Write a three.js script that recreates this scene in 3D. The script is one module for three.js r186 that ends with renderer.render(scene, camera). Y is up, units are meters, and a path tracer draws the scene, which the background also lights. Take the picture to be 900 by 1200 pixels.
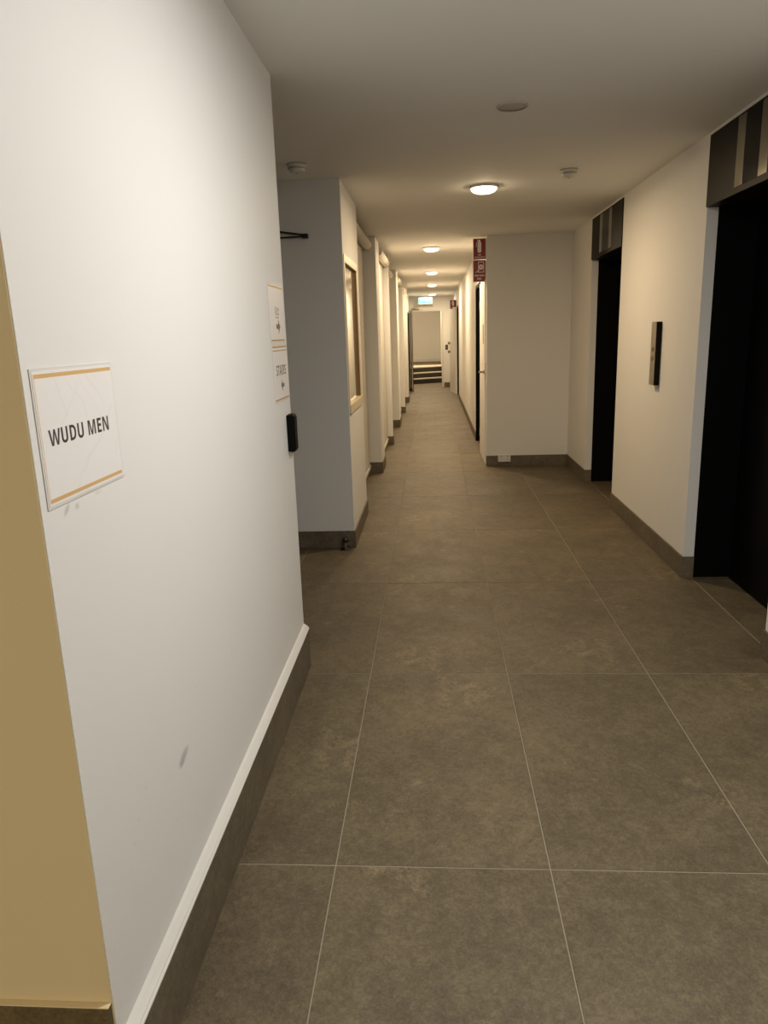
import * as THREE from 'three';
import { RoundedBoxGeometry } from 'three/addons/geometries/RoundedBoxGeometry.js';
import { mergeGeometries } from 'three/addons/utils/BufferGeometryUtils.js';
import { RectAreaLightUniformsLib } from 'three/addons/lights/RectAreaLightUniformsLib.js';

// ---------------------------------------------------------------- camera, exposure, lamps
RectAreaLightUniformsLib.init();
const scene = new THREE.Scene();
scene.background = new THREE.Color(0, 0, 0);
const camera = new THREE.PerspectiveCamera(70.16, 900 / 1200, 0.05, 80);
camera.position.set(0, 1.4555, 0);
camera.rotation.set(-0.2387, 0.0724, -0.0324, 'YXZ');
scene.add(camera);
const renderer = new THREE.WebGLRenderer();
renderer.toneMapping = THREE.LinearToneMapping;
renderer.toneMappingExposure = 1.0;
renderer.shadowMap.enabled = true;

const WARM = [1.0, 0.75, 0.46], NEUTRAL = [1.0, 0.975, 0.93], AMBER = [1.0, 0.86, 0.66];
// [x, z, ceiling height, flux in radiance * square metres, colour, in the picture, label]
const LAMPS = [
  [0.365, -5.41, 2.42, 7.2, WARM, 'lit round ceiling light between the two black lifts'],
  [0.0, -8.97, 2.42, 10.0, WARM, 'lit round ceiling light just past the paired red fire signs'],
  [0.0, -12.41, 2.42, 9.0, WARM, 'lit round ceiling light halfway down the narrow corridor'],
  [0.0, -15.6, 2.42, 9.0, WARM, 'lit round ceiling light ahead of the ajar white door'],
  [0.0, -19.3, 2.42, 9.0, WARM, 'lit round ceiling light right above the exit sign'],
  [0.48, -1.72, 2.42, 9.4, NEUTRAL, 'neutral white ceiling light over the lift lobby beside the pale wall'],
  [-0.95, 2.7, 2.42, 19.0, AMBER, 'soft warm ceiling light in the side space before the cream wall end'],
  [-0.4, -23.3, 2.9, 19.0, WARM, 'ceiling light over the landing above the three steps'],
];

// ---------------------------------------------------------------- helpers
let seed = 20240611;
const rnd = () => { seed = (seed * 1664525 + 1013904223) >>> 0; return seed / 4294967296; };
const used = {};
function numbered(name) { const n = used[name] = (used[name] ?? -1) + 1; return n ? `${name}_${String(n).padStart(3, '0')}` : name; }
function tag(o, label, category, group, kind) {
  o.userData.label = label; o.userData.category = category;
  if (group) o.userData.group = group;
  if (kind) o.userData.kind = kind;
  return o;
}
function shade(m) { m.castShadow = true; m.receiveShadow = true; return m; }
function mesh(name, geo, mat, parent = scene) {
  const m = shade(new THREE.Mesh(Array.isArray(geo) ? (geo.length > 1 ? mergeGeometries(geo) : geo[0]) : geo, mat));
  m.name = parent === scene ? numbered(name) : name; parent.add(m); return m;
}
function thing(name, label, category, [x, y, z], turn = 0, group) {
  const g = new THREE.Group(); g.name = numbered(name); g.position.set(x, y, z); g.rotation.y = turn; scene.add(g);
  return tag(g, label, category, group);
}
// uv in metres from the dominant direction of each face
function metric(g) {
  const n = g.index ? g.toNonIndexed() : g;
  const p = n.attributes.position, uv = new Float32Array(p.count * 2);
  const a = new THREE.Vector3(), b = new THREE.Vector3(), c = new THREE.Vector3();
  for (let i = 0; i < p.count; i += 3) {
    a.fromBufferAttribute(p, i); b.fromBufferAttribute(p, i + 1); c.fromBufferAttribute(p, i + 2);
    const nn = b.clone().sub(a).cross(c.clone().sub(a)), ax = Math.abs(nn.x), ay = Math.abs(nn.y), az = Math.abs(nn.z);
    [a, b, c].forEach((v, k) => {
      const [u, w] = ay >= ax && ay >= az ? [v.x, v.z] : ax >= az ? [v.z, v.y] : [v.x, v.y];
      uv[(i + k) * 2] = u; uv[(i + k) * 2 + 1] = w;
    });
  }
  n.setAttribute('uv', new THREE.BufferAttribute(uv, 2));
  return n;
}
function bx(x0, x1, y0, y1, z0, z1) {   // plain box between two corners
  const g = new THREE.BoxGeometry(Math.abs(x1 - x0), Math.abs(y1 - y0), Math.abs(z1 - z0));
  g.translate((x0 + x1) / 2, (y0 + y1) / 2, (z0 + z1) / 2);
  return metric(g);
}
function rb(x0, x1, y0, y1, z0, z1, r = 0.004, s = 2) {   // box with rounded edges
  const w = Math.abs(x1 - x0), h = Math.abs(y1 - y0), d = Math.abs(z1 - z0);
  const g = new RoundedBoxGeometry(w, h, d, s, Math.min(r, w / 2.01, h / 2.01, d / 2.01));
  g.translate((x0 + x1) / 2, (y0 + y1) / 2, (z0 + z1) / 2);
  return metric(g);
}
function cyl(r0, r1, h, [x, y, z], axis = 'y', n = 24) {
  const g = new THREE.CylinderGeometry(r0, r1, h, n);
  if (axis === 'x') g.rotateZ(Math.PI / 2);
  if (axis === 'z') g.rotateX(Math.PI / 2);
  g.translate(x, y, z);
  return metric(g);
}
function bar(a, b, r) {
  const A = new THREE.Vector3(...a), B = new THREE.Vector3(...b), d = B.clone().sub(A);
  const g = new THREE.BoxGeometry(r * 2, d.length(), r * 2);
  g.applyQuaternion(new THREE.Quaternion().setFromUnitVectors(new THREE.Vector3(0, 1, 0), d.normalize()));
  g.translate((a[0] + b[0]) / 2, (a[1] + b[1]) / 2, (a[2] + b[2]) / 2);
  return metric(g);
}
function lathe(pts, n = 32) { return metric(new THREE.LatheGeometry(pts.map(([r, y]) => new THREE.Vector2(r, y)), n)); }

// ---------------------------------------------------------------- textures
function lattice(n) { const a = new Float32Array(n * n); for (let i = 0; i < a.length; i++) a[i] = rnd(); return a; }
function noiseField(size, cells) {   // tiling value noise, several octaves: [[cells, weight], ...]
  const out = new Float32Array(size * size);
  for (const [n, w] of cells) {
    const L = lattice(n);
    for (let y = 0; y < size; y++) for (let x = 0; x < size; x++) {
      const fx = x / size * n, fy = y / size * n, ix = fx | 0, iy = fy | 0;
      let tx = fx - ix, ty = fy - iy; tx = tx * tx * (3 - 2 * tx); ty = ty * ty * (3 - 2 * ty);
      const i1 = (ix + 1) % n, j1 = (iy + 1) % n;
      const v = (L[iy * n + ix] * (1 - tx) + L[iy * n + i1] * tx) * (1 - ty) + (L[j1 * n + ix] * (1 - tx) + L[j1 * n + i1] * tx) * ty;
      out[y * size + x] += (v - 0.5) * w;
    }
  }
  return out;
}
function dataTexture(size, f, srgb = true) {
  const d = new Uint8Array(size * size * 4);
  for (let i = 0; i < size * size; i++) { const c = f(i); for (let k = 0; k < 3; k++) d[i * 4 + k] = Math.max(0, Math.min(255, Math.round(c[k]))); d[i * 4 + 3] = 255; }
  const t = new THREE.DataTexture(d, size, size); t.wrapS = t.wrapT = THREE.RepeatWrapping; t.magFilter = THREE.LinearFilter;
  t.minFilter = THREE.LinearMipmapLinearFilter; t.generateMipmaps = true;
  if (srgb) t.colorSpace = THREE.SRGBColorSpace; t.needsUpdate = true; return t;
}
const S = 1024;
const stoneN = noiseField(S, [[5, 0.3], [11, 0.35], [29, 0.4], [83, 0.5], [211, 0.6], [512, 0.75]]);
const veins = noiseField(S, [[7, 1], [17, 0.6], [43, 0.4]]);
const stoneMap = dataTexture(S, i => {
  let v = stoneN[i] * 34;
  const e = Math.abs(veins[i]); if (e < 0.012) v += 7 * (1 - e / 0.012);
  if (veins[i] > 0.34) v += Math.min(1, (veins[i] - 0.34) / 0.2) * (12 + stoneN[i] * 30);   // pale dusty scuffs
  return [126 + v, 116 + v * 0.95, 98 + v * 0.86];
});
for (let k = 0; k < 260; k++) {   // pale mineral specks
  const x = rnd() * S | 0, y = rnd() * S | 0, s = 1 + (rnd() * 2 | 0), d = stoneMap.image.data, add = 14 + rnd() * 26;
  for (let a = 0; a < s; a++) for (let b = 0; b < s; b++) { const i = (((y + a) % S) * S + (x + b) % S) * 4; for (let c = 0; c < 3; c++) d[i + c] = Math.min(255, d[i + c] + add); }
}
stoneMap.repeat.set(1 / 1.3, 1 / 1.3);
const stoneRough = dataTexture(512, (() => { const n = noiseField(512, [[9, 0.6], [37, 0.5], [150, 0.5]]); return i => { const v = 160 + n[i] * 28; return [v, v, v]; }; })(), false);
stoneRough.repeat.set(1 / 1.3, 1 / 1.3);
const paintBump = dataTexture(512, (() => { const n = noiseField(512, [[40, 0.3], [128, 0.6], [256, 0.6]]); return i => { const v = 128 + n[i] * 120; return [v, v, v]; }; })(), false);
paintBump.repeat.set(1 / 0.5, 1 / 0.5);

function canvasTex(w, h, draw) {
  const c = document.createElement('canvas'); c.width = w; c.height = h; draw(c.getContext('2d'), w, h);
  const t = new THREE.CanvasTexture(c); t.colorSpace = THREE.SRGBColorSpace; t.anisotropy = 8; return t;
}

// ---------------------------------------------------------------- materials
const lin = (r, g, b) => new THREE.Color().setRGB(r, g, b);
const M = {};
M.paint = new THREE.MeshStandardMaterial({ color: lin(0.77, 0.76, 0.735), roughness: 0.62, bumpMap: paintBump, bumpScale: 0.0004 });
M.ceiling = new THREE.MeshStandardMaterial({ color: lin(0.86, 0.85, 0.82), roughness: 0.85 });
M.cream = new THREE.MeshStandardMaterial({ color: lin(0.76, 0.63, 0.38), roughness: 0.6, bumpMap: paintBump, bumpScale: 0.0004 });
M.trimWhite = new THREE.MeshStandardMaterial({ color: lin(0.69, 0.675, 0.64), roughness: 0.45 });
M.tiles = [1.0, 0.95, 1.04].map(k => new THREE.MeshStandardMaterial({ map: stoneMap, color: lin(0.53 * k, 0.485 * k, 0.39 * k), roughness: 0.92, roughnessMap: stoneRough }));
M.grout = new THREE.MeshStandardMaterial({ color: lin(0.30, 0.262, 0.20), roughness: 0.9 });
M.skirt = new THREE.MeshStandardMaterial({ map: stoneMap, color: lin(0.59, 0.57, 0.53), roughness: 0.55 });
M.skirtBrown = new THREE.MeshStandardMaterial({ map: stoneMap, color: lin(0.62, 0.55, 0.36), roughness: 0.5 });
M.doorWhite = new THREE.MeshStandardMaterial({ color: lin(0.78, 0.765, 0.735), roughness: 0.4 });
M.black = new THREE.MeshPhysicalMaterial({ color: lin(0.002, 0.002, 0.0022), roughness: 0.55, specularIntensity: 0.2 });
M.blackPlastic = new THREE.MeshStandardMaterial({ color: lin(0.012, 0.011, 0.011), roughness: 0.35 });
M.brownMetal = new THREE.MeshPhysicalMaterial({ color: lin(0.012, 0.009, 0.006), roughness: 0.4, specularIntensity: 0.08 });
M.display = new THREE.MeshPhysicalMaterial({ color: lin(0.003, 0.003, 0.003), roughness: 0.14, specularIntensity: 0.12 });
M.mirror = new THREE.MeshStandardMaterial({ color: lin(0.26, 0.24, 0.20), roughness: 0.14, metalness: 1 });
M.steel = new THREE.MeshStandardMaterial({ color: lin(0.42, 0.38, 0.32), roughness: 0.32, metalness: 1 });
M.brass = new THREE.MeshStandardMaterial({ color: lin(0.30, 0.25, 0.17), roughness: 0.35, metalness: 1 });
M.whitePlastic = new THREE.MeshStandardMaterial({ color: lin(0.70, 0.68, 0.63), roughness: 0.4 });
M.greyPlastic = new THREE.MeshStandardMaterial({ color: lin(0.30, 0.29, 0.27), roughness: 0.5 });
M.dullGrille = new THREE.MeshStandardMaterial({ color: lin(0.56, 0.52, 0.46), roughness: 0.7 });
M.timber = new THREE.MeshStandardMaterial({ color: lin(0.66, 0.57, 0.40), roughness: 0.4 });
M.reveal = new THREE.MeshStandardMaterial({ color: lin(0.20, 0.115, 0.04), roughness: 0.45 });
M.pane = new THREE.MeshPhysicalMaterial({ color: lin(0.30, 0.28, 0.24), roughness: 0.04, metalness: 0.0, clearcoat: 1, clearcoatRoughness: 0.02, ior: 1.9 });
M.fabric = new THREE.MeshStandardMaterial({ color: lin(0.66, 0.62, 0.55), roughness: 0.9 });
M.darkWood = new THREE.MeshStandardMaterial({ color: lin(0.05, 0.03, 0.018), roughness: 0.4 });
M.stairRiser = new THREE.MeshStandardMaterial({ color: lin(0.035, 0.028, 0.02), roughness: 0.6 });
M.nosing = new THREE.MeshStandardMaterial({ color: lin(0.62, 0.58, 0.5), roughness: 0.6 });
M.film = new THREE.MeshPhysicalMaterial({ color: lin(0.74, 0.73, 0.70), roughness: 0.3, clearcoat: 0.5, clearcoatRoughness: 0.15 });
M.glow = new THREE.MeshStandardMaterial({ color: lin(0.9, 0.9, 0.88), roughness: 0.5, emissive: lin(1.0, 0.86, 0.62), emissiveIntensity: 2.6 });
M.glowNeutral = new THREE.MeshStandardMaterial({ color: lin(0.9, 0.9, 0.88), roughness: 0.5, emissive: lin(1.0, 0.94, 0.84), emissiveIntensity: 2.6 });

// ---------------------------------------------------------------- the setting
const CH = 2.42;                        // ceiling height
const XL = -0.597, XC = -0.572;         // near left wall face, corridor pier faces
const XR = 1.455, XD = 0.575;           // lobby right wall face, corridor right wall face
const ZN0 = -1.04, ZN1 = -3.03;         // near left wall from ... to
const ZP = -4.933, ZQ = -8.05, ZE = -20.46;

// floor: a grout bed and tiles of 0.6 x 1.2 m, each its own piece
const floor = new THREE.Group(); floor.name = 'floor'; scene.add(floor);
tag(floor, 'grey brown stone look floor tiles with pale thin joints', 'floor', null, 'structure');
mesh('grout_bed', [bx(-2.75, 1.9, -0.12, -0.0016, -10.2, 3.7), bx(-0.9, 0.9, -0.12, -0.0016, -22.6, -10.2)], M.grout, floor);
function tileGeometry(u0, v0) {
  const w = 0.5968 / 2, d = 1.1968 / 2, c = 0.0016, t = 0.011;
  const ring = (a, y) => [[-w + a, y, d - a], [w - a, y, d - a], [w - a, y, -d + a], [-w + a, y, -d + a]];
  const R = [ring(0, -t), ring(0, -c), ring(c, 0)], pos = [];
  const quad = (a, b, e, f) => pos.push(...a, ...b, ...e, ...a, ...e, ...f);
  for (let k = 0; k < 2; k++) for (let i = 0; i < 4; i++) quad(R[k][i], R[k][(i + 1) % 4], R[k + 1][(i + 1) % 4], R[k + 1][i]);
  quad(R[2][0], R[2][1], R[2][2], R[2][3]);
  const g = new THREE.BufferGeometry(); g.setAttribute('position', new THREE.Float32BufferAttribute(pos, 3)); g.computeVertexNormals();
  metric(g); const uv = g.attributes.uv; for (let i = 0; i < uv.count; i++) uv.setXY(i, uv.getX(i) + u0, uv.getY(i) + v0);
  return g;
}
const tileGeos = Array.from({ length: 8 }, () => tileGeometry(rnd() * 1.3, rnd() * 1.3));
const TX0 = -0.2963, TZ0 = -1.7543;
for (let j = -5; j <= 17; j++) for (let i = -4; i <= 3; i++) {
  const x = TX0 + 0.6 * i + 0.3, z = TZ0 - 1.2 * j - 0.6;
  if (z < -8.6 && (i < -1 || i > 1)) continue;
  const m = mesh('tile', tileGeos[rnd() * 8 | 0], M.tiles[rnd() * 3 | 0], floor);
  m.position.set(x, 0, z); if (rnd() < 0.5) m.rotation.y = Math.PI;
}

const struct = (name, geo, mat, label, category) => tag(mesh(name, geo, mat), label, category, null, 'structure');
struct('ceiling', [bx(-2.75, 1.9, CH, CH + 0.15, ZE - 0.1, 3.7)], M.ceiling, 'plain off white plaster ceiling above lobby and corridor', 'ceiling');

// near left wall with its own marks (scuffs) on the paint
const scuffMap = canvasTex(1024, 1024, (c, w, h) => {
  c.fillStyle = '#ffffff'; c.fillRect(0, 0, w, h);
  const X = z => (-(z) + ZN0) / (ZN0 - ZN1) * w, Y = y => (1 - y / CH) * h;
  const smear = (z, y, rx, ry, a, turn = 0) => {
    c.save(); c.translate(X(z), Y(y)); c.rotate(turn); c.scale(rx, ry);
    const g = c.createRadialGradient(0, 0, 0, 0, 0, 1); g.addColorStop(0, `rgba(70,66,60,${a})`); g.addColorStop(0.6, `rgba(80,76,70,${a * 0.5})`); g.addColorStop(1, 'rgba(80,76,70,0)');
    c.fillStyle = g; c.beginPath(); c.arc(0, 0, 1, 0, 7); c.fill(); c.restore();
  };
  smear(-1.49, 0.51, 22, 7, 0.3, -0.1); smear(-1.475, 0.50, 9, 4, 0.25);
  smear(-1.115, 1.195, 8, 3, 0.25, -0.5); smear(-1.15, 1.193, 5, 3, 0.2); smear(-1.23, 1.20, 9, 2, 0.1);
  for (let k = 0; k < 40; k++) smear(ZN0 - rnd() * 1.99, 0.2 + rnd() * 0.5, 2 + rnd() * 4, 1 + rnd() * 2, 0.05);
});
M.scuffed = new THREE.MeshStandardMaterial({ color: M.paint.color, map: scuffMap, roughness: 0.62 });
{
  const g = bx(XL - 0.14, XL, 0, CH, ZN1, ZN0), uv = g.attributes.uv, p = g.attributes.position;
  for (let i = 0; i < uv.count; i++) uv.setXY(i, (ZN0 - p.getZ(i)) / (ZN0 - ZN1), p.getY(i) / CH);
  struct('wall_left', g, M.scuffed, 'near pale wall carrying the paper signs, with a small grey scuff', 'wall');
}
struct('wall_left', bx(-2.75, XL - 0.002, 0, CH, ZN0 - 0.14, ZN0 + 0.002), M.cream, 'cream end wall turning away beside the pale sign wall', 'wall');
// tiled skirting under the near wall with its white cap
{
  struct('baseboard_left', rb(XL, XL + 0.022, 0, 0.183, ZN1, ZN0 - 0.0, 0.002, 1), M.skirt, 'tall grey tile skirting below the pale sign wall', 'baseboard');
  const s = new THREE.Shape(); s.moveTo(0, 0.183); s.lineTo(0.024, 0.183); s.lineTo(0.024, 0.187); s.lineTo(0.0195, 0.1905); s.lineTo(0.0195, 0.1925); s.lineTo(0.007, 0.203); s.lineTo(0, 0.207); s.closePath();
  const g = new THREE.ExtrudeGeometry(s, { depth: ZN0 - ZN1, bevelEnabled: false }); g.translate(XL, 0, ZN1);
  struct('trim_1', metric(g), M.trimWhite, 'white moulded cap strip on top of the tall skirting', 'trim');
}
struct('baseboard_left', rb(-2.7, XL - 0.004, 0, 0.292, ZN0 + 0.002, ZN0 + 0.014, 0.002, 1), M.skirtBrown, 'brown skirting along the foot of the cream end wall', 'baseboard');
struct('trim_2', rb(-2.7, XL - 0.003, 0.292, 0.2945, ZN0 + 0.002, ZN0 + 0.0145, 0.001, 1), M.cream, 'thin pale bead on the brown skirting of the cream wall', 'trim');

// left wing: wall with the pier that faces the lobby, back wall and the shallow corridor piers
const WB = -0.712;                     // back of the blind bays
const W0 = [-5.0, -5.75, 0.985, 1.93]; // window hole: z near, z far, y low, y high
struct('wall_left', [
  bx(-2.75, -0.69, 0, CH, ZP - 0.12, ZP),
  bx(-0.69, XC, 0, CH, W0[0], ZP), bx(-0.69, XC, 0, W0[2], W0[1], W0[0]), bx(-0.69, XC, W0[3], CH, W0[1], W0[0]), bx(-0.69, XC, 0, CH, -5.95, W0[1]),
], M.paint, 'pale pier with the timber window, facing the lift lobby', 'wall');
struct('wall_left', bx(WB - 0.1, WB, 0, CH, -16.4, ZP - 0.12), M.paint, 'pale back wall behind the row of roller blinds', 'wall');
const PIERS = [
  [-7.76, -8.25, -0.566, 'second pale pier, after the first roller blind'],
  [-9.8, -9.92, -0.556, 'thin pale pier fin after the second roller blind'],
  [-11.7, -12.3, -0.55, 'broad pale pier after the third roller blind'],
  [-13.85, -13.97, -0.542, 'thin pale pier fin after the fourth roller blind'],
  [-16.0, -16.5, -0.545, 'last pale pier before the dark open door'],
];
const skirtH = 0.118;
PIERS.forEach(([z0, z1, x, label]) => {
  struct('wall_left', rb(WB, x, 0, CH, z1, z0, 0.004, 1), M.paint, label, 'wall');
  struct('baseboard_left', [rb(WB, x + 0.011, 0, skirtH, z0, z0 + 0.011, 0.002, 1), rb(x, x + 0.011, 0, skirtH, z1, z0, 0.002, 1)], M.skirt, `grey skirting wrapped round the ${label}`.split(' ').slice(0, 16).join(' '), 'baseboard');
});
struct('wall_left', bx(-0.74, -0.63, 0, CH, ZE, -16.5), M.paint, 'pale wall behind the dark open door leaf', 'wall');
struct('baseboard_left', [rb(-2.7, XC + 0.011, 0, 0.12, ZP, ZP + 0.011, 0.002, 1), rb(XC, XC + 0.011, 0, 0.12, -5.95, ZP, 0.002, 1)], M.skirt, 'grey tile skirting round the pier with the timber window', 'baseboard');

// right side of the lobby, with the two lift openings
const LIFTS = [[-4.22, -3.125, 0.085, 0.175], [-7.09, -6.0, 0.12, 0.215]];   // far and near edge, strip from and to (from the middle)
struct('wall_right', [
  bx(XR, XR + 0.06, 0, CH, ZQ - 0.1, LIFTS[1][0]), bx(XR, XR + 0.06, 0, CH, LIFTS[1][1], LIFTS[0][0]), bx(XR, XR + 0.06, 0, CH, LIFTS[0][1], 3.6),
  ...LIFTS.map(([a, b]) => bx(XR, XR + 0.06, 2.402, CH, a, b)),
], M.paint, 'pale lobby wall holding the two lifts and call panel', 'wall');
struct('baseboard_right', [
  rb(XR - 0.011, XR, 0, 0.118, ZQ, LIFTS[1][0], 0.002, 1), rb(XR - 0.011, XR + 0.06, 0, 0.118, LIFTS[1][0], LIFTS[1][0] + 0.011, 0.002, 1),
], M.skirt, 'grey skirting between the far lift and the blank wall', 'baseboard');
struct('baseboard_right', [
  rb(XR - 0.011, XR, 0, 0.128, LIFTS[0][0], LIFTS[1][1], 0.002, 1), rb(XR - 0.011, XR + 0.06, 0, 0.128, LIFTS[0][0], LIFTS[0][0] + 0.011, 0.002, 1),
], M.skirt, 'grey skirting under the lift call panel between the lifts', 'baseboard');
struct('baseboard_right', [rb(XR - 0.011, XR, 0, 0.128, LIFTS[0][1], 3.58, 0.002, 1), rb(XR - 0.011, XR + 0.06, 0, 0.128, LIFTS[0][1] - 0.011, LIFTS[0][1], 0.002, 1)], M.skirt, 'grey skirting on the lobby side of the bigger lift opening', 'baseboard');
struct('wall_right', bx(XD, XR, 0, CH, ZQ - 0.1, ZQ), M.paint, 'blank pale wall with the white socket, beside the fire signs', 'wall');
struct('baseboard_right', [rb(XD - 0.004, XR - 0.011, 0, 0.115, ZQ, ZQ + 0.011, 0.002, 1)], M.skirt, 'grey skirting behind the white socket on the blank wall', 'baseboard');
// corridor right wall with two dark doorways
const D1 = [-9.06, -10.02], D2 = [-16.72, -17.62];
struct('wall_right', [
  bx(XD, XD + 0.12, 0, CH, D1[0], ZQ - 0.1), bx(XD, XD + 0.12, 2.03, CH, D1[1], D1[0]), bx(XD, XD + 0.12, 0, CH, D2[0], D1[1]),
  bx(XD, XD + 0.12, 2.04, CH, D2[1], D2[0]), bx(XD, XD + 0.12, 0, CH, ZE, D2[1]),
], M.paint, 'pale right wall of the narrow corridor with two dark doorways', 'wall');
struct('baseboard_right', [rb(XD - 0.011, XD, 0, 0.118, D2[0], D1[1], 0.002, 1)], M.skirt, 'long grey skirting on the right of the narrow corridor', 'baseboard');
struct('baseboard_right', [rb(XD - 0.011, XD, 0, 0.118, ZE, -18.9, 0.002, 1)], M.skirt, 'short grey skirting past the ajar white door', 'baseboard');
// dark doorways: black steel lining and a black leaf set back in each
[[D1, 'black doorway next to the white flush door', 1], [D2, 'black doorway before the ajar white door', 2]].forEach(([[a, b], label, n]) => {
  const g = new THREE.Group(); g.name = `door_${n}`; g.position.set(XD, 0, (a + b) / 2); scene.add(g); tag(g, label, 'doorway', null, 'structure');
  const h = (a - b) / 2;
  mesh('jamb', bx(-0.006, 0.118, 0, 2.03, h - 0.035, h - 0.002), M.black, g);
  mesh('jamb', bx(-0.006, 0.118, 0, 2.03, -h + 0.002, -h + 0.035), M.black, g);
  mesh('head', bx(-0.006, 0.118, 1.99, 2.03, -h + 0.035, h - 0.035), M.black, g);
  mesh('leaf', rb(0.07, 0.11, 0.006, 1.988, -h + 0.037, h - 0.037, 0.003, 1), M.black, g);
});
function knobSet(parent, x, y, z, dir, mat) {   // rose, neck and lever handle
  const k = mesh('handle', [cyl(0.026, 0.026, 0.008, [x + dir * 0.004, y, z], 'x'), cyl(0.01, 0.01, 0.05, [x + dir * 0.03, y, z], 'x', 12), rb(x + dir * 0.048, x + dir * 0.064, y - 0.009, y + 0.009, z - 0.01, z + 0.115, 0.006)], mat, parent);
  return k;
}
{ // white door closed flush in the wall, nearest the fire signs
  const g = new THREE.Group(); g.name = 'door_3'; g.position.set(XD, 0, -9.03); scene.add(g);
  tag(g, 'white flush door right under the paired red fire signs', 'door', null, 'structure');
  mesh('leaf', rb(-0.013, -0.0005, 0.006, 1.99, 0, 0.86, 0.002, 1), M.doorWhite, g);
  knobSet(g, -0.013, 1.02, 0.79, -1, M.brass).scale.z = 1;
  mesh('hinge', cyl(0.006, 0.006, 0.1, [-0.012, 0.25, -0.004], 'y', 10), M.steel, g);
  mesh('hinge', cyl(0.006, 0.006, 0.1, [-0.012, 1.75, -0.004], 'y', 10), M.steel, g);
  mesh('latch_plate', rb(-0.011, -0.003, 0.94, 1.12, 0.859, 0.862, 0.001, 1), M.steel, g);
  mesh('push_plate', rb(-0.016, -0.012, 1.32, 1.53, 0.55, 0.7, 0.002, 1), M.steel, g);
}
{ // ajar white door near the end
  const g = new THREE.Group(); g.name = 'door_4'; g.position.set(XD - 0.004, 0, -17.8); g.rotation.y = 0.13; scene.add(g);
  tag(g, 'ajar white door with two dark knobs near the corridor end', 'door', null, 'structure');
  mesh('leaf', rb(-0.04, 0, 0.006, 2.03, -0.88, 0, 0.003, 1), M.doorWhite, g);
  for (const y of [0.99, 1.2]) mesh('knob', [cyl(0.03, 0.03, 0.01, [-0.045, y, -0.8], 'x', 20), cyl(0.035, 0.028, 0.04, [-0.075, y, -0.8], 'x', 20)], M.brass, g);
}
// end wall with the opening to the steps
struct('wall_end', [bx(0.262, XD + 0.1, 0, CH, ZE - 0.1, ZE), bx(-0.74, 0.262, 2.03, CH, ZE - 0.1, ZE), bx(-0.74, -0.622, 0, 2.03, ZE - 0.1, ZE)], M.paint, 'pale end wall of the corridor around the opening to the steps', 'wall');
struct('trim_3', [rb(0.235, 0.29, 0, 2.03, ZE, ZE + 0.014, 0.003, 1), rb(-0.62, 0.29, 2.03, 2.085, ZE, ZE + 0.014, 0.003, 1)], M.trimWhite, 'white architrave round the opening to the steps', 'trim');
struct('baseboard_end', rb(0.30, 0.5, 0, 0.118, ZE, ZE + 0.011, 0.002, 1), M.skirt, 'short grey skirting between the opening and the ajar door', 'baseboard');
{ // dark-edged leaf swung open against the left wall
  const g = new THREE.Group(); g.name = 'door_5'; g.position.set(-0.60, 0, ZE + 0.03); g.rotation.y = 0.035; scene.add(g);
  tag(g, 'dark edged door leaf held open left of the steps', 'door', null, 'structure');
  mesh('leaf', rb(0.012, 0.03, 0.01, 2.02, 0.0, 1.3, 0.002, 1), M.fabric, g);
  mesh('edge', rb(-0.008, 0.012, 0.01, 2.02, 0.0, 1.305, 0.002, 1), M.darkWood, g);
  mesh('edge', rb(0.03, 0.045, 0.01, 2.02, 0.0, 1.305, 0.002, 1), M.darkWood, g);
}
// stair space behind the end wall
const LY = 0.465;
struct('wall_end', bx(-1.6, 0.9, 0, 2.9, -26.7, -26.6), M.paint, 'pale far wall at the back of the landing', 'wall');
struct('trim_4', rb(-1.5, 0.3, LY, LY + 0.1, -26.6, -26.585, 0.003, 1), M.trimWhite, 'white skirting at the back of the landing', 'trim');
struct('wall_right', bx(0.262, 0.38, 0, 2.9, -26.6, ZE - 0.1), M.paint, 'pale wall on the right of the three steps', 'wall');
struct('wall_left', bx(-1.5, -1.38, 0, 2.9, -26.6, ZE - 0.1), M.paint, 'pale wall on the left of the landing', 'wall');
struct('ceiling', bx(-1.6, 0.9, 2.9, 3.0, -26.7, ZE - 0.1), M.ceiling, 'ceiling above the landing beyond the steps', 'ceiling');
struct('wall_end', bx(-1.6, 0.9, 2.42, 2.9, ZE - 0.1, ZE - 0.04), M.paint, 'pale wall above the corridor end, over the opening', 'wall');
struct('wall_end', bx(-1.5, -0.74, 0, 2.42, ZE - 0.1, ZE), M.paint, 'pale return wall beside the opening to the steps', 'wall');
struct('floor', bx(-1.5, 0.38, -0.1, -0.014, -22.6, ZE), M.tiles[0], 'stone floor at the foot of the three steps', 'floor');
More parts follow.
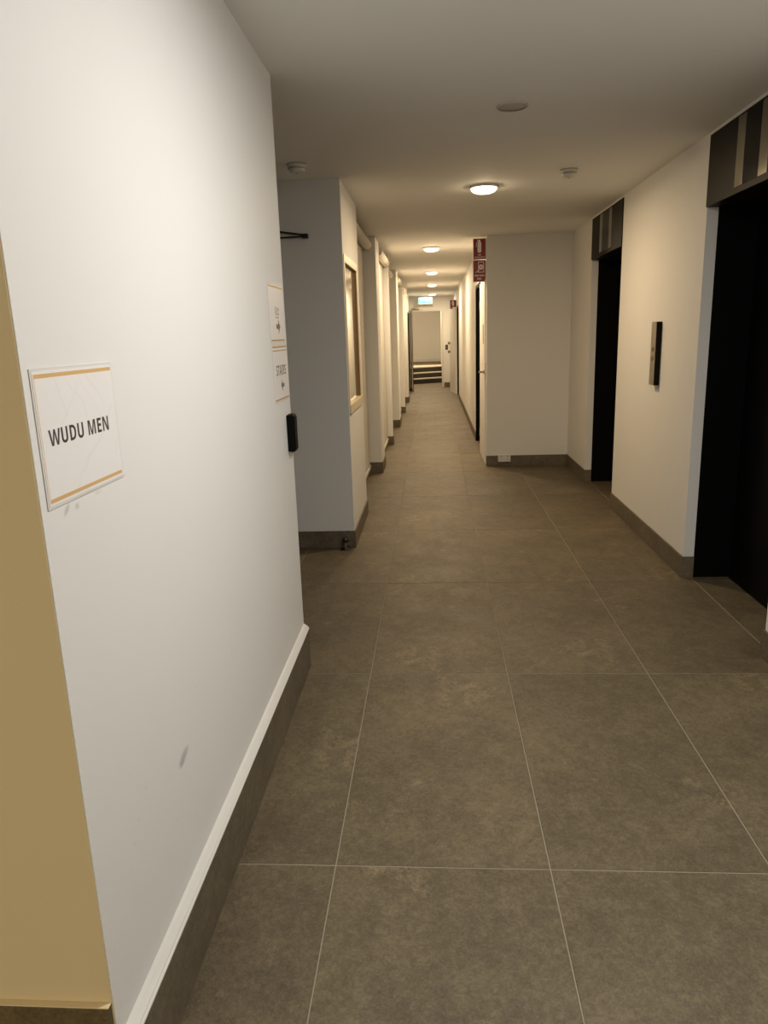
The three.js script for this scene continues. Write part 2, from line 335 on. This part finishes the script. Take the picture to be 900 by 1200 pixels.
{
  const st = thing('staircase', 'three dark steps with pale nosings rising beyond the corridor end', 'stairs', [0, 0, -22.35]);
  const xl = -1.375, xr = 0.257, k0 = -0.62;   // the flight is set askew: its edges run back to the right
  const prism = (f, b, y0, y1) => {            // slab from the skewed front line f to the line b
    const s = new THREE.Shape(); s.moveTo(xl, -(f + k0 * xl)); s.lineTo(xr, -(f + k0 * xr)); s.lineTo(xr, -(b ?? -1.4)); s.lineTo(xl, -(b ?? -1.4)); s.closePath();
    const g = new THREE.ExtrudeGeometry(s, { depth: y1 - y0, bevelEnabled: false }); g.rotateX(-Math.PI / 2); g.translate(0, y0, 0); return metric(g);
  };
  for (let k = 0; k < 3; k++) {
    const y1 = (k + 1) * LY / 3, f = 0.16 - k * 0.28;
    const p = mesh('step', prism(f, null, k * LY / 3, y1 - 0.027), M.stairRiser, st);
    mesh('nosing', prism(f + 0.015, null, y1 - 0.027, y1), M.nosing, p);
  }
}
struct('floor', bx(-1.5, 0.38, LY - 0.2, LY + 0.002, -26.6, -23.76), M.tiles[0], 'stone floor of the landing above the steps', 'floor');

// the lobby around the camera and the side passage, closed
struct('wall_back', bx(-2.75, 1.9, 0, CH, 3.6, 3.7), M.paint, 'pale wall at the back of the lobby', 'wall');
struct('wall_left', bx(-2.85, -2.75, 0, CH, ZP - 0.12, 3.7), M.paint, 'pale wall closing the side passage', 'wall');

// window in the first pier: timber lining in a shallow recess
{
  const g = new THREE.Group(); g.name = 'window_1'; g.position.set(XC, W0[2], (W0[0] + W0[1]) / 2); scene.add(g);
  tag(g, 'narrow timber framed window set into the first pale pier', 'window', null, 'structure');
  const h = (W0[0] - W0[1]) / 2, H = W0[3] - W0[2], d = -0.02, f = 0.006;
  mesh('sill', rb(d, f + 0.008, -0.05, 0.012, -h - 0.055, h + 0.045, 0.003, 1), M.timber, g);
  mesh('frame_head', rb(0, f, H - 0.006, H + 0.045, -h - 0.055, h + 0.045, 0.002, 1), M.timber, g);
  mesh('frame_side', rb(0, f, 0.012, H - 0.006, h - 0.006, h + 0.045, 0.002, 1), M.timber, g);
  mesh('frame_side', rb(0, f, 0.012, H - 0.006, -h - 0.055, -h + 0.004, 0.002, 1), M.timber, g);
  mesh('reveal_head', bx(d, 0, H - 0.008, H, -h, h), M.reveal, g);
  for (const z of [h - 0.008, -h]) mesh('reveal_side', bx(d, 0, 0.012, H - 0.008, z, z + 0.008), M.reveal, g);
  mesh('pane', bx(d - 0.006, d + 0.004, 0, H, -h, h), M.pane, g);
}

// ---------------------------------------------------------------- lifts
LIFTS.forEach(([a, b, s0, s1], n) => {
  const w = (b - a) / 2, g = thing('elevator_entrance', ['black lift entrance with dark header facing the pale sign wall', 'black lift entrance with dark header next to the blank wall with socket'][n], 'elevator', [XR, 0, (a + b) / 2], 0);
  mesh('jamb', bx(0.06, 0.28, 0, 2.06, -w - 0.03, -w), M.black, g);
  mesh('jamb', bx(0.06, 0.28, 0, 2.06, w, w + 0.03), M.black, g);
  mesh('soffit', bx(0.06, 0.28, 2.052, 2.09, -w, w), M.brownMetal, g);
  for (const s of [-1, 1]) mesh('door_panel', rb(0.27, 0.3, 0.006, 2.052, s < 0 ? -w : 0.002, s < 0 ? -0.002 : w, 0.003, 1), M.black, g);
  mesh('door_sill', bx(0.262, 0.3, -0.004, 0.005, -w, w), M.brownMetal, g);
  const hd = mesh('header_panel', rb(-0.008, 0.058, 2.052, 2.402, -w, w, 0.003, 1), M.brownMetal, g);
  for (const s of [-1, 1]) mesh('mirror_strip', rb(-0.0115, -0.007, 2.082, 2.39, s < 0 ? -s1 : s0, s < 0 ? -s0 : s1, 0.001, 1), M.mirror, hd);
  mesh('display', rb(-0.011, -0.007, 2.082, 2.39, -s0 + 0.003, s0 - 0.003, 0.001, 1), M.display, hd);
});

// ---------------------------------------------------------------- lamps
function ceilingLight([x, z, y, flux, col, label], glowMat) {
  const g = thing('ceiling_light', label, 'ceiling light', [x, y, z]);
  mesh('trim_ring', lathe([[0.086, 0], [0.1, 0], [0.1, -0.01], [0.096, -0.014], [0.086, -0.014]], 40), M.trimWhite, g);
  mesh('diffuser', lathe([[0.0, -0.002], [0.088, -0.002], [0.09, -0.014], [0.087, -0.026], [0.076, -0.037], [0.055, -0.045], [0.028, -0.049], [0, -0.05]], 40), glowMat, g);
  const B = new THREE.PointLight(new THREE.Color().setRGB(...col), flux * 0.035, 0, 2); B.position.set(0, -0.026, 0); B.shadow.radius = 1; B.castShadow = true; B.name = 'bulb_light'; g.add(B);
  const s = 0.12, L = new THREE.RectAreaLight(new THREE.Color().setRGB(...col), flux / (s * s), s, s);
  L.position.set(0, -0.053, 0); L.rotation.x = -Math.PI / 2; L.name = 'lamp_light'; g.add(L);
}
LAMPS.forEach((l, i) => ceilingLight(l, i === 5 ? M.glowNeutral : M.glow));

// ---------------------------------------------------------------- ceiling fittings
{
  const g = thing('ceiling_speaker', 'unlit dull round fitting flush in the lobby ceiling', 'ceiling fitting', [0.367, CH, -3.59]);
  mesh('rim', lathe([[0.06, 0], [0.07, 0], [0.07, -0.004], [0.066, -0.008], [0.06, -0.006]], 36), M.dullGrille, g);
  mesh('grille', lathe([[0.061, -0.002], [0.03, -0.003], [0, -0.003]], 36), M.dullGrille, g);
}
function detector(p, label, s) {
  const g = thing('smoke_detector', label, 'smoke detector', p);
  mesh('base', lathe([[0, 0], [0.055, 0], [0.055, -0.01], [0.052, -0.014], [0, -0.014]].map(([r, y]) => [r * s, y]), 32), M.whitePlastic, g);
  mesh('chamber', lathe([[0.046, -0.014], [0.046, -0.03], [0.04, -0.04], [0.025, -0.046], [0, -0.047]].map(([r, y]) => [r * s, y]), 32), M.whitePlastic, g);
  mesh('vent_ring', lathe([[0.046, -0.02], [0.048, -0.02], [0.048, -0.027], [0.046, -0.027]].map(([r, y]) => [r * s, y]), 32), M.greyPlastic, g);
  mesh('indicator', lathe([[0.006, -0.045], [0.006, -0.049], [0, -0.05]], 12), M.greyPlastic, g);
}
detector([0.865, CH, -5.0], 'smoke detector on the lobby ceiling near the lit lamp', 1);
detector([-0.765, CH, -4.5], 'smoke detector over the side passage before the first pier', 1.05);

// ---------------------------------------------------------------- roller blinds in the bays
const BAYS = [[-5.97, -7.74, -0.692], [-8.27, -9.78, -0.625], [-9.94, -11.68, -0.685], [-12.32, -13.83, -0.622], [-13.99, -15.98, -0.64]];
BAYS.forEach(([z0, z1, x], i) => {
  const g = thing('roller_blind', ['cream roller blind right after the timber window pier', 'cream roller blind between the second pier and the first thin fin', 'cream roller blind between the first thin fin and the broad pier', 'cream roller blind between the broad pier and the second thin fin', 'cream roller blind beside the last pier before the open door'][i],
    'roller blind', [x, 0, (z0 + z1) / 2], 0, 'cream roller blinds along the corridor');
  const h = (z0 - z1) / 2, tx = Math.min(0.048, -0.565 - x);
  mesh('tube', cyl(0.046, 0.046, 2 * h - 0.03, [tx, 2.33, 0], 'z', 28), M.fabric, g);
  for (const s of [-1, 1]) mesh('end_bracket', rb(tx - 0.045, tx + 0.02, 2.31, CH - 0.001, s * h - 0.012 * (s > 0 ? 1 : 0), s * h + 0.012 * (s < 0 ? 1 : 0), 0.003, 1), M.whitePlastic, g);
  mesh('fabric', bx(-0.002, 0.002, 0.1, 2.33, -h + 0.04, h - 0.04), M.fabric, g);
  mesh('bottom_rail', rb(-0.008, 0.012, 0.06, 0.1, -h + 0.035, h - 0.035, 0.005), M.whitePlastic, g);
});

// ---------------------------------------------------------------- paper signs on the near left wall
function goldPaper(w, h, c) {
  c.fillStyle = '#efeceb'; c.fillRect(0, 0, w, h);
  for (let k = 0; k < 9; k++) {   // faint marble veining of the printed sheet
    let x = rnd() * w, y = h * (0.3 + rnd() * 0.8), wd = 8 + rnd() * 30; const pts = [[x, y]];
    for (let s = 0; s < 5; s++) { x += (0.02 + rnd() * 0.14) * w * (k % 2 ? 1 : -0.6); y -= rnd() * h * 0.2; pts.push([x, y]); }
    for (const f of [1, 0.6, 0.3]) {
      c.strokeStyle = 'rgba(165,165,168,0.028)'; c.lineWidth = wd * f; c.lineJoin = 'round'; c.beginPath(); c.moveTo(...pts[0]);
      for (let q = 1; q < 5; q++) c.quadraticCurveTo(...pts[q], (pts[q][0] + pts[q + 1][0]) / 2, (pts[q][1] + pts[q + 1][1]) / 2); c.stroke();
    }
  }
}
function paperSign(name, label, z0, z1, y0, y1, tex, tilt = 0, margin = 0.0045) {
  const g = thing(name, label, 'sign', [XL, y0, (z0 + z1) / 2], 0, null);
  const w = z0 - z1, h = y1 - y0;
  const inner = new THREE.Group(); g.rotation.x = tilt;
  const pg = new THREE.PlaneGeometry(w, h); pg.rotateY(Math.PI / 2); pg.translate(0.0022, h / 2, 0);
  mesh('sleeve', rb(0.0004, 0.0016, -margin, h + margin, -w / 2 - margin, w / 2 + margin, 0.0004, 1), M.film, g);
  const back = mesh('sheet', bx(0.0016, 0.0021, 0, h, -w / 2, w / 2), new THREE.MeshStandardMaterial({ color: lin(0.8, 0.79, 0.78), roughness: 0.5 }), g);
  mesh('print', pg, new THREE.MeshPhysicalMaterial({ map: tex, roughness: 0.4, clearcoat: 0.4, clearcoatRoughness: 0.25 }), back);
  return g;
}
paperSign('paper_sign', 'laminated gold edged paper sign reading WUDU MEN', -1.0625, -1.336, 1.211, 1.418, canvasTex(1024, 776, (c, w, h) => {
  goldPaper(w, h, c);
  c.fillStyle = '#d9b175'; c.fillRect(w * 0.01, h * 0.022, w * 0.98, h * 0.03); c.fillRect(w * 0.01, h * 0.948, w * 0.98, h * 0.03);
  c.fillStyle = '#dcc49c'; c.fillRect(w * 0.01, h * 0.022, w * 0.009, h * 0.956);
  c.fillStyle = '#2e2b2d'; c.textAlign = 'center'; c.textBaseline = 'middle'; c.font = 'bold 132px sans-serif';
  const t = 'WUDU MEN', m = c.measureText(t).width; c.save(); c.translate(w * 0.485, h * 0.5); c.scale(w * 0.79 / m, 1); c.fillText(t, 0, 0); c.restore();
}), 0);
function arrow(c, x, y, s, dir) {
  c.save(); c.translate(x, y); c.scale(dir, 1); c.fillRect(-s, -s * 0.22, s * 1.1, s * 0.44);
  c.beginPath(); c.moveTo(0, -s * 0.75); c.lineTo(s, 0); c.lineTo(0, s * 0.75); c.closePath(); c.fill(); c.restore();
}
paperSign('paper_sign', 'upper of two small arrow signs by the wall edge', -2.735, -2.985, 1.44, 1.65, canvasTex(512, 400, (c, w, h) => {
  goldPaper(w, h, c); c.fillStyle = '#b9935c'; c.fillRect(0, 6, w, 12); c.fillRect(0, h - 18, w, 12);
  c.fillStyle = '#8c8781'; for (const [x, y, ww, hh] of [[205, 150, 26, 60], [255, 150, 22, 66], [300, 156, 40, 26], [300, 190, 40, 20], [205, 222, 130, 8]]) c.fillRect(x, y, ww, hh);
  c.fillStyle = '#2f2c2b'; arrow(c, 290, 290, 74, 1);
}));
paperSign('paper_sign', 'lower of two small arrow signs by the wall edge', -2.745, -3.005, 1.216, 1.428, canvasTex(512, 400, (c, w, h) => {
  goldPaper(w, h, c); c.fillStyle = '#b9935c'; c.fillRect(0, 6, w, 12); c.fillRect(0, 34, w, 8); c.fillRect(0, h - 18, w, 12);
  c.fillStyle = '#4a4642'; c.textAlign = 'center'; c.textBaseline = 'middle'; c.font = 'bold 100px sans-serif';
  const t = 'STAIRS', m = c.measureText(t).width; c.save(); c.translate(w * 0.52, h * 0.45); c.scale(w * 0.72 / m, 1); c.fillText(t, 0, 0); c.restore();
  arrow(c, 290, 290, 60, -1);
}));
{ // card reader on the wall edge
  const g = thing('card_reader', 'black card reader at the edge of the pale sign wall', 'card reader', [XL, 1.0, -2.955]);
  mesh('body', rb(0, 0.03, 0, 0.152, -0.033, 0.033, 0.007, 3), M.black, g);
  mesh('faceplate', rb(0.029, 0.033, 0.008, 0.144, -0.027, 0.027, 0.002), M.black, g);
  mesh('screw_cap', cyl(0.005, 0.005, 0.01, [0.012, -0.004, 0.0], 'y', 12), M.steel, g);
}

// ---------------------------------------------------------------- side passage: door closer arm and door stop
{
  const g = thing('door_closer', 'thin black folding closer arm high on the first pier', 'door closer', [-1.25, 2.05, ZP]);
  mesh('body', rb(-0.14, 0.14, 0.0, 0.12, 0, 0.05, 0.006), M.blackPlastic, g);
  mesh('arm', bar([0.0, 0.108, 0.035], [0.452, 0.036, 0.032], 0.006), M.blackPlastic, g);
  mesh('arm', bar([0.0, 0.022, 0.03], [0.452, 0.03, 0.032], 0.005), M.blackPlastic, g);
  mesh('shoe', rb(0.425, 0.465, 0.02, 0.047, 0, 0.04, 0.004), M.blackPlastic, g);
}
{
  const g = thing('door_stop', 'small black door stop by the skirting of the first pier', 'door stop', [-0.632, 0, ZP + 0.05]);
  mesh('foot', lathe([[0, 0.012], [0.03, 0.012], [0.036, 0.006], [0.036, 0], [0, 0]], 24), M.blackPlastic, g);
  mesh('stem', cyl(0.009, 0.009, 0.045, [0, 0.032, 0], 'y', 14), M.steel, g);
  mesh('buffer', lathe([[0, 0.052], [0.018, 0.052], [0.022, 0.058], [0.022, 0.075], [0.016, 0.082], [0, 0.083]], 20), M.blackPlastic, g);
}

// ---------------------------------------------------------------- fire signs
function blade(name, label, [x, y, z], w, h, draw, group) {
  const g = thing(name, label, 'sign', [x, y, z], 0, group);
  mesh('plate', rb(-w, 0, 0, h, -0.003, 0, 0.002, 1), M.whitePlastic, g);
  const pg = new THREE.PlaneGeometry(w - 0.01, h - 0.01); pg.translate(-w / 2, h / 2, 0.0008);
  mesh('print', pg, new THREE.MeshStandardMaterial({ map: canvasTex(400, 600, draw), roughness: 0.4 }), g);
  mesh('fixing_flange', rb(-0.004, 0, 0.01, h - 0.01, -0.03, -0.003, 0.001, 1), M.whitePlastic, g);
  return g;
}
const RED = '#861820';
function extinguisher(c, w, h) {
  c.fillStyle = RED; c.fillRect(0, 0, w, h); c.fillStyle = '#f3eeea';
  c.beginPath(); c.roundRect(w * 0.34, h * 0.14, w * 0.32, h * 0.54, 50); c.fill();
  c.fillRect(w * 0.42, h * 0.06, w * 0.16, h * 0.1); c.fillRect(w * 0.3, h * 0.045, w * 0.26, h * 0.03);
  c.lineWidth = 14; c.strokeStyle = '#f3eeea'; c.beginPath(); c.moveTo(w * 0.42, h * 0.1); c.quadraticCurveTo(w * 0.2, h * 0.14, w * 0.24, h * 0.4); c.stroke();
  c.textAlign = 'center'; c.font = 'bold 52px sans-serif'; c.fillText('FIRE', w / 2, h * 0.82); c.fillText('EXTINGUISHER', w / 2, h * 0.94, w * 0.88);
}
blade('fire_sign', 'red fire extinguisher sign, upper of the pair at the wall corner', [XD - 0.001, 2.195, -8.19], 0.135, 0.212, extinguisher);
blade('fire_sign', 'red fire hose reel sign, lower of the pair at the wall corner', [XD - 0.001, 1.968, -8.19], 0.135, 0.224, (c, w, h) => {
  c.fillStyle = RED; c.fillRect(0, 0, w, h); c.strokeStyle = '#f3eeea'; c.fillStyle = '#f3eeea';
  c.lineWidth = 16; c.strokeRect(w * 0.42, h * 0.08, w * 0.44, h * 0.48);
  for (const r of [0.17, 0.12, 0.07]) { c.beginPath(); c.arc(w * 0.64, h * 0.32, w * r, 0, 7); c.stroke(); }
  c.beginPath(); c.moveTo(w * 0.5, h * 0.42); c.lineTo(w * 0.2, h * 0.58); c.stroke();
  c.textAlign = 'center'; c.font = 'bold 70px sans-serif'; c.fillText('FIRE HOSE', w / 2, h * 0.76, w * 0.84); c.fillText('REEL', w / 2, h * 0.91);
});
blade('fire_sign', 'lone red fire extinguisher sign above the ajar white door', [XD - 0.001, 1.995, -18.2], 0.15, 0.21, extinguisher);

// ---------------------------------------------------------------- exit sign
{
  const g = thing('exit_sign', 'glowing white green exit sign under the ceiling at the corridor end', 'exit sign', [-0.18, 2.2, ZE + 0.3]);
  mesh('housing', rb(-0.195, 0.195, 0, 0.19, -0.03, 0, 0.005), M.whitePlastic, g);
  mesh('mount', bx(-0.06, 0.06, 0.19, 0.219, -0.025, -0.005), M.whitePlastic, g);
  const t = canvasTex(768, 384, (c, w, h) => {
    c.fillStyle = '#eafffb'; c.fillRect(0, 0, w, h); c.fillStyle = '#7fe9d8'; c.fillRect(0, h * 0.62, w, h * 0.3); c.fillRect(0, h * 0.2, w * 0.14, h * 0.7);
    c.fillStyle = '#35c3a8'; c.beginPath(); c.arc(w * 0.46, h * 0.2, 26, 0, 7); c.fill();
    c.lineWidth = 34; c.strokeStyle = '#35c3a8'; c.lineCap = 'round'; c.beginPath(); c.moveTo(w * 0.44, h * 0.32); c.lineTo(w * 0.40, h * 0.55); c.lineTo(w * 0.46, h * 0.7); c.lineTo(w * 0.42, h * 0.86); c.moveTo(w * 0.40, h * 0.55); c.lineTo(w * 0.32, h * 0.74); c.lineTo(w * 0.24, h * 0.76); c.stroke();
    arrow(c, w * 0.72, h * 0.5, 70, 1);
  });
  const pg = new THREE.PlaneGeometry(0.36, 0.16); pg.translate(0, 0.095, 0.0012);
  mesh('lit_face', pg, new THREE.MeshStandardMaterial({ color: lin(0.1, 0.1, 0.1), emissive: lin(1, 1, 1), emissiveMap: t, emissiveIntensity: 1.5, roughness: 0.4 }), g);
  const L = new THREE.RectAreaLight(new THREE.Color().setRGB(0.5, 1, 0.9), 3, 0.36, 0.16); L.position.set(0, 0.095, 0.006); L.rotation.y = Math.PI; L.name = 'exit_light'; g.add(L);
}

// ---------------------------------------------------------------- small wall fittings
{
  const g = thing('call_panel', 'slim steel lift call panel between the two lifts', 'lift button panel', [XR, 1.08, -4.93]);
  mesh('body', rb(-0.034, 0, 0, 0.4, -0.05, 0.05, 0.003, 1), M.brownMetal, g);
  mesh('faceplate', rb(-0.037, -0.0335, 0.002, 0.398, -0.05, 0.046, 0.001, 1), M.steel, g);
  for (const y of [0.17, 0.23]) mesh('button', cyl(0.014, 0.014, 0.006, [-0.039, y, 0], 'x', 20), M.brass, g);
}
{
  const g = thing('power_outlet', 'white double power socket on the skirting of the blank wall', 'power outlet', [0.768, 0.05, ZQ + 0.011]);
  mesh('body', rb(-0.068, 0.068, 0, 0.078, 0, 0.03, 0.004), M.whitePlastic, g);
  for (const x of [-0.034, 0.034]) {
    mesh('socket', rb(x - 0.02, x + 0.02, 0.012, 0.05, 0.029, 0.0325, 0.001, 1), M.whitePlastic, g);
    mesh('switch', rb(x - 0.008, x + 0.008, 0.056, 0.07, 0.029, 0.034, 0.002, 1), M.greyPlastic, g);
    for (const [dx, dy] of [[-0.008, 0.034], [0.008, 0.034], [0, 0.02]]) mesh('slot', bx(x + dx - 0.0015, x + dx + 0.0015, dy - 0.004, dy + 0.004, 0.0322, 0.0329), M.black, g);
  }
}
{
  const g = thing('door_release_button', 'small black release plate on the end wall by the opening', 'wall switch', [0.375, 1.0, ZE]);
  mesh('plate', rb(-0.035, 0.035, 0, 0.13, 0, 0.012, 0.004), M.blackPlastic, g);
  mesh('button', cyl(0.014, 0.014, 0.008, [0, 0.065, 0.015], 'z', 16), M.greyPlastic, g);
}
{
  const g = thing('door_closer', 'pale closer arm above the dark edged open door', 'door closer', [-0.45, 2.075, ZE + 0.014]);
  mesh('body', rb(-0.1, 0.1, 0, 0.05, 0, 0.05, 0.005), M.steel, g);
  mesh('arm', bar([0.06, 0.025, 0.045], [-0.1, 0.0, 0.42], 0.008), M.steel, g);
}

renderer.render(scene, camera);
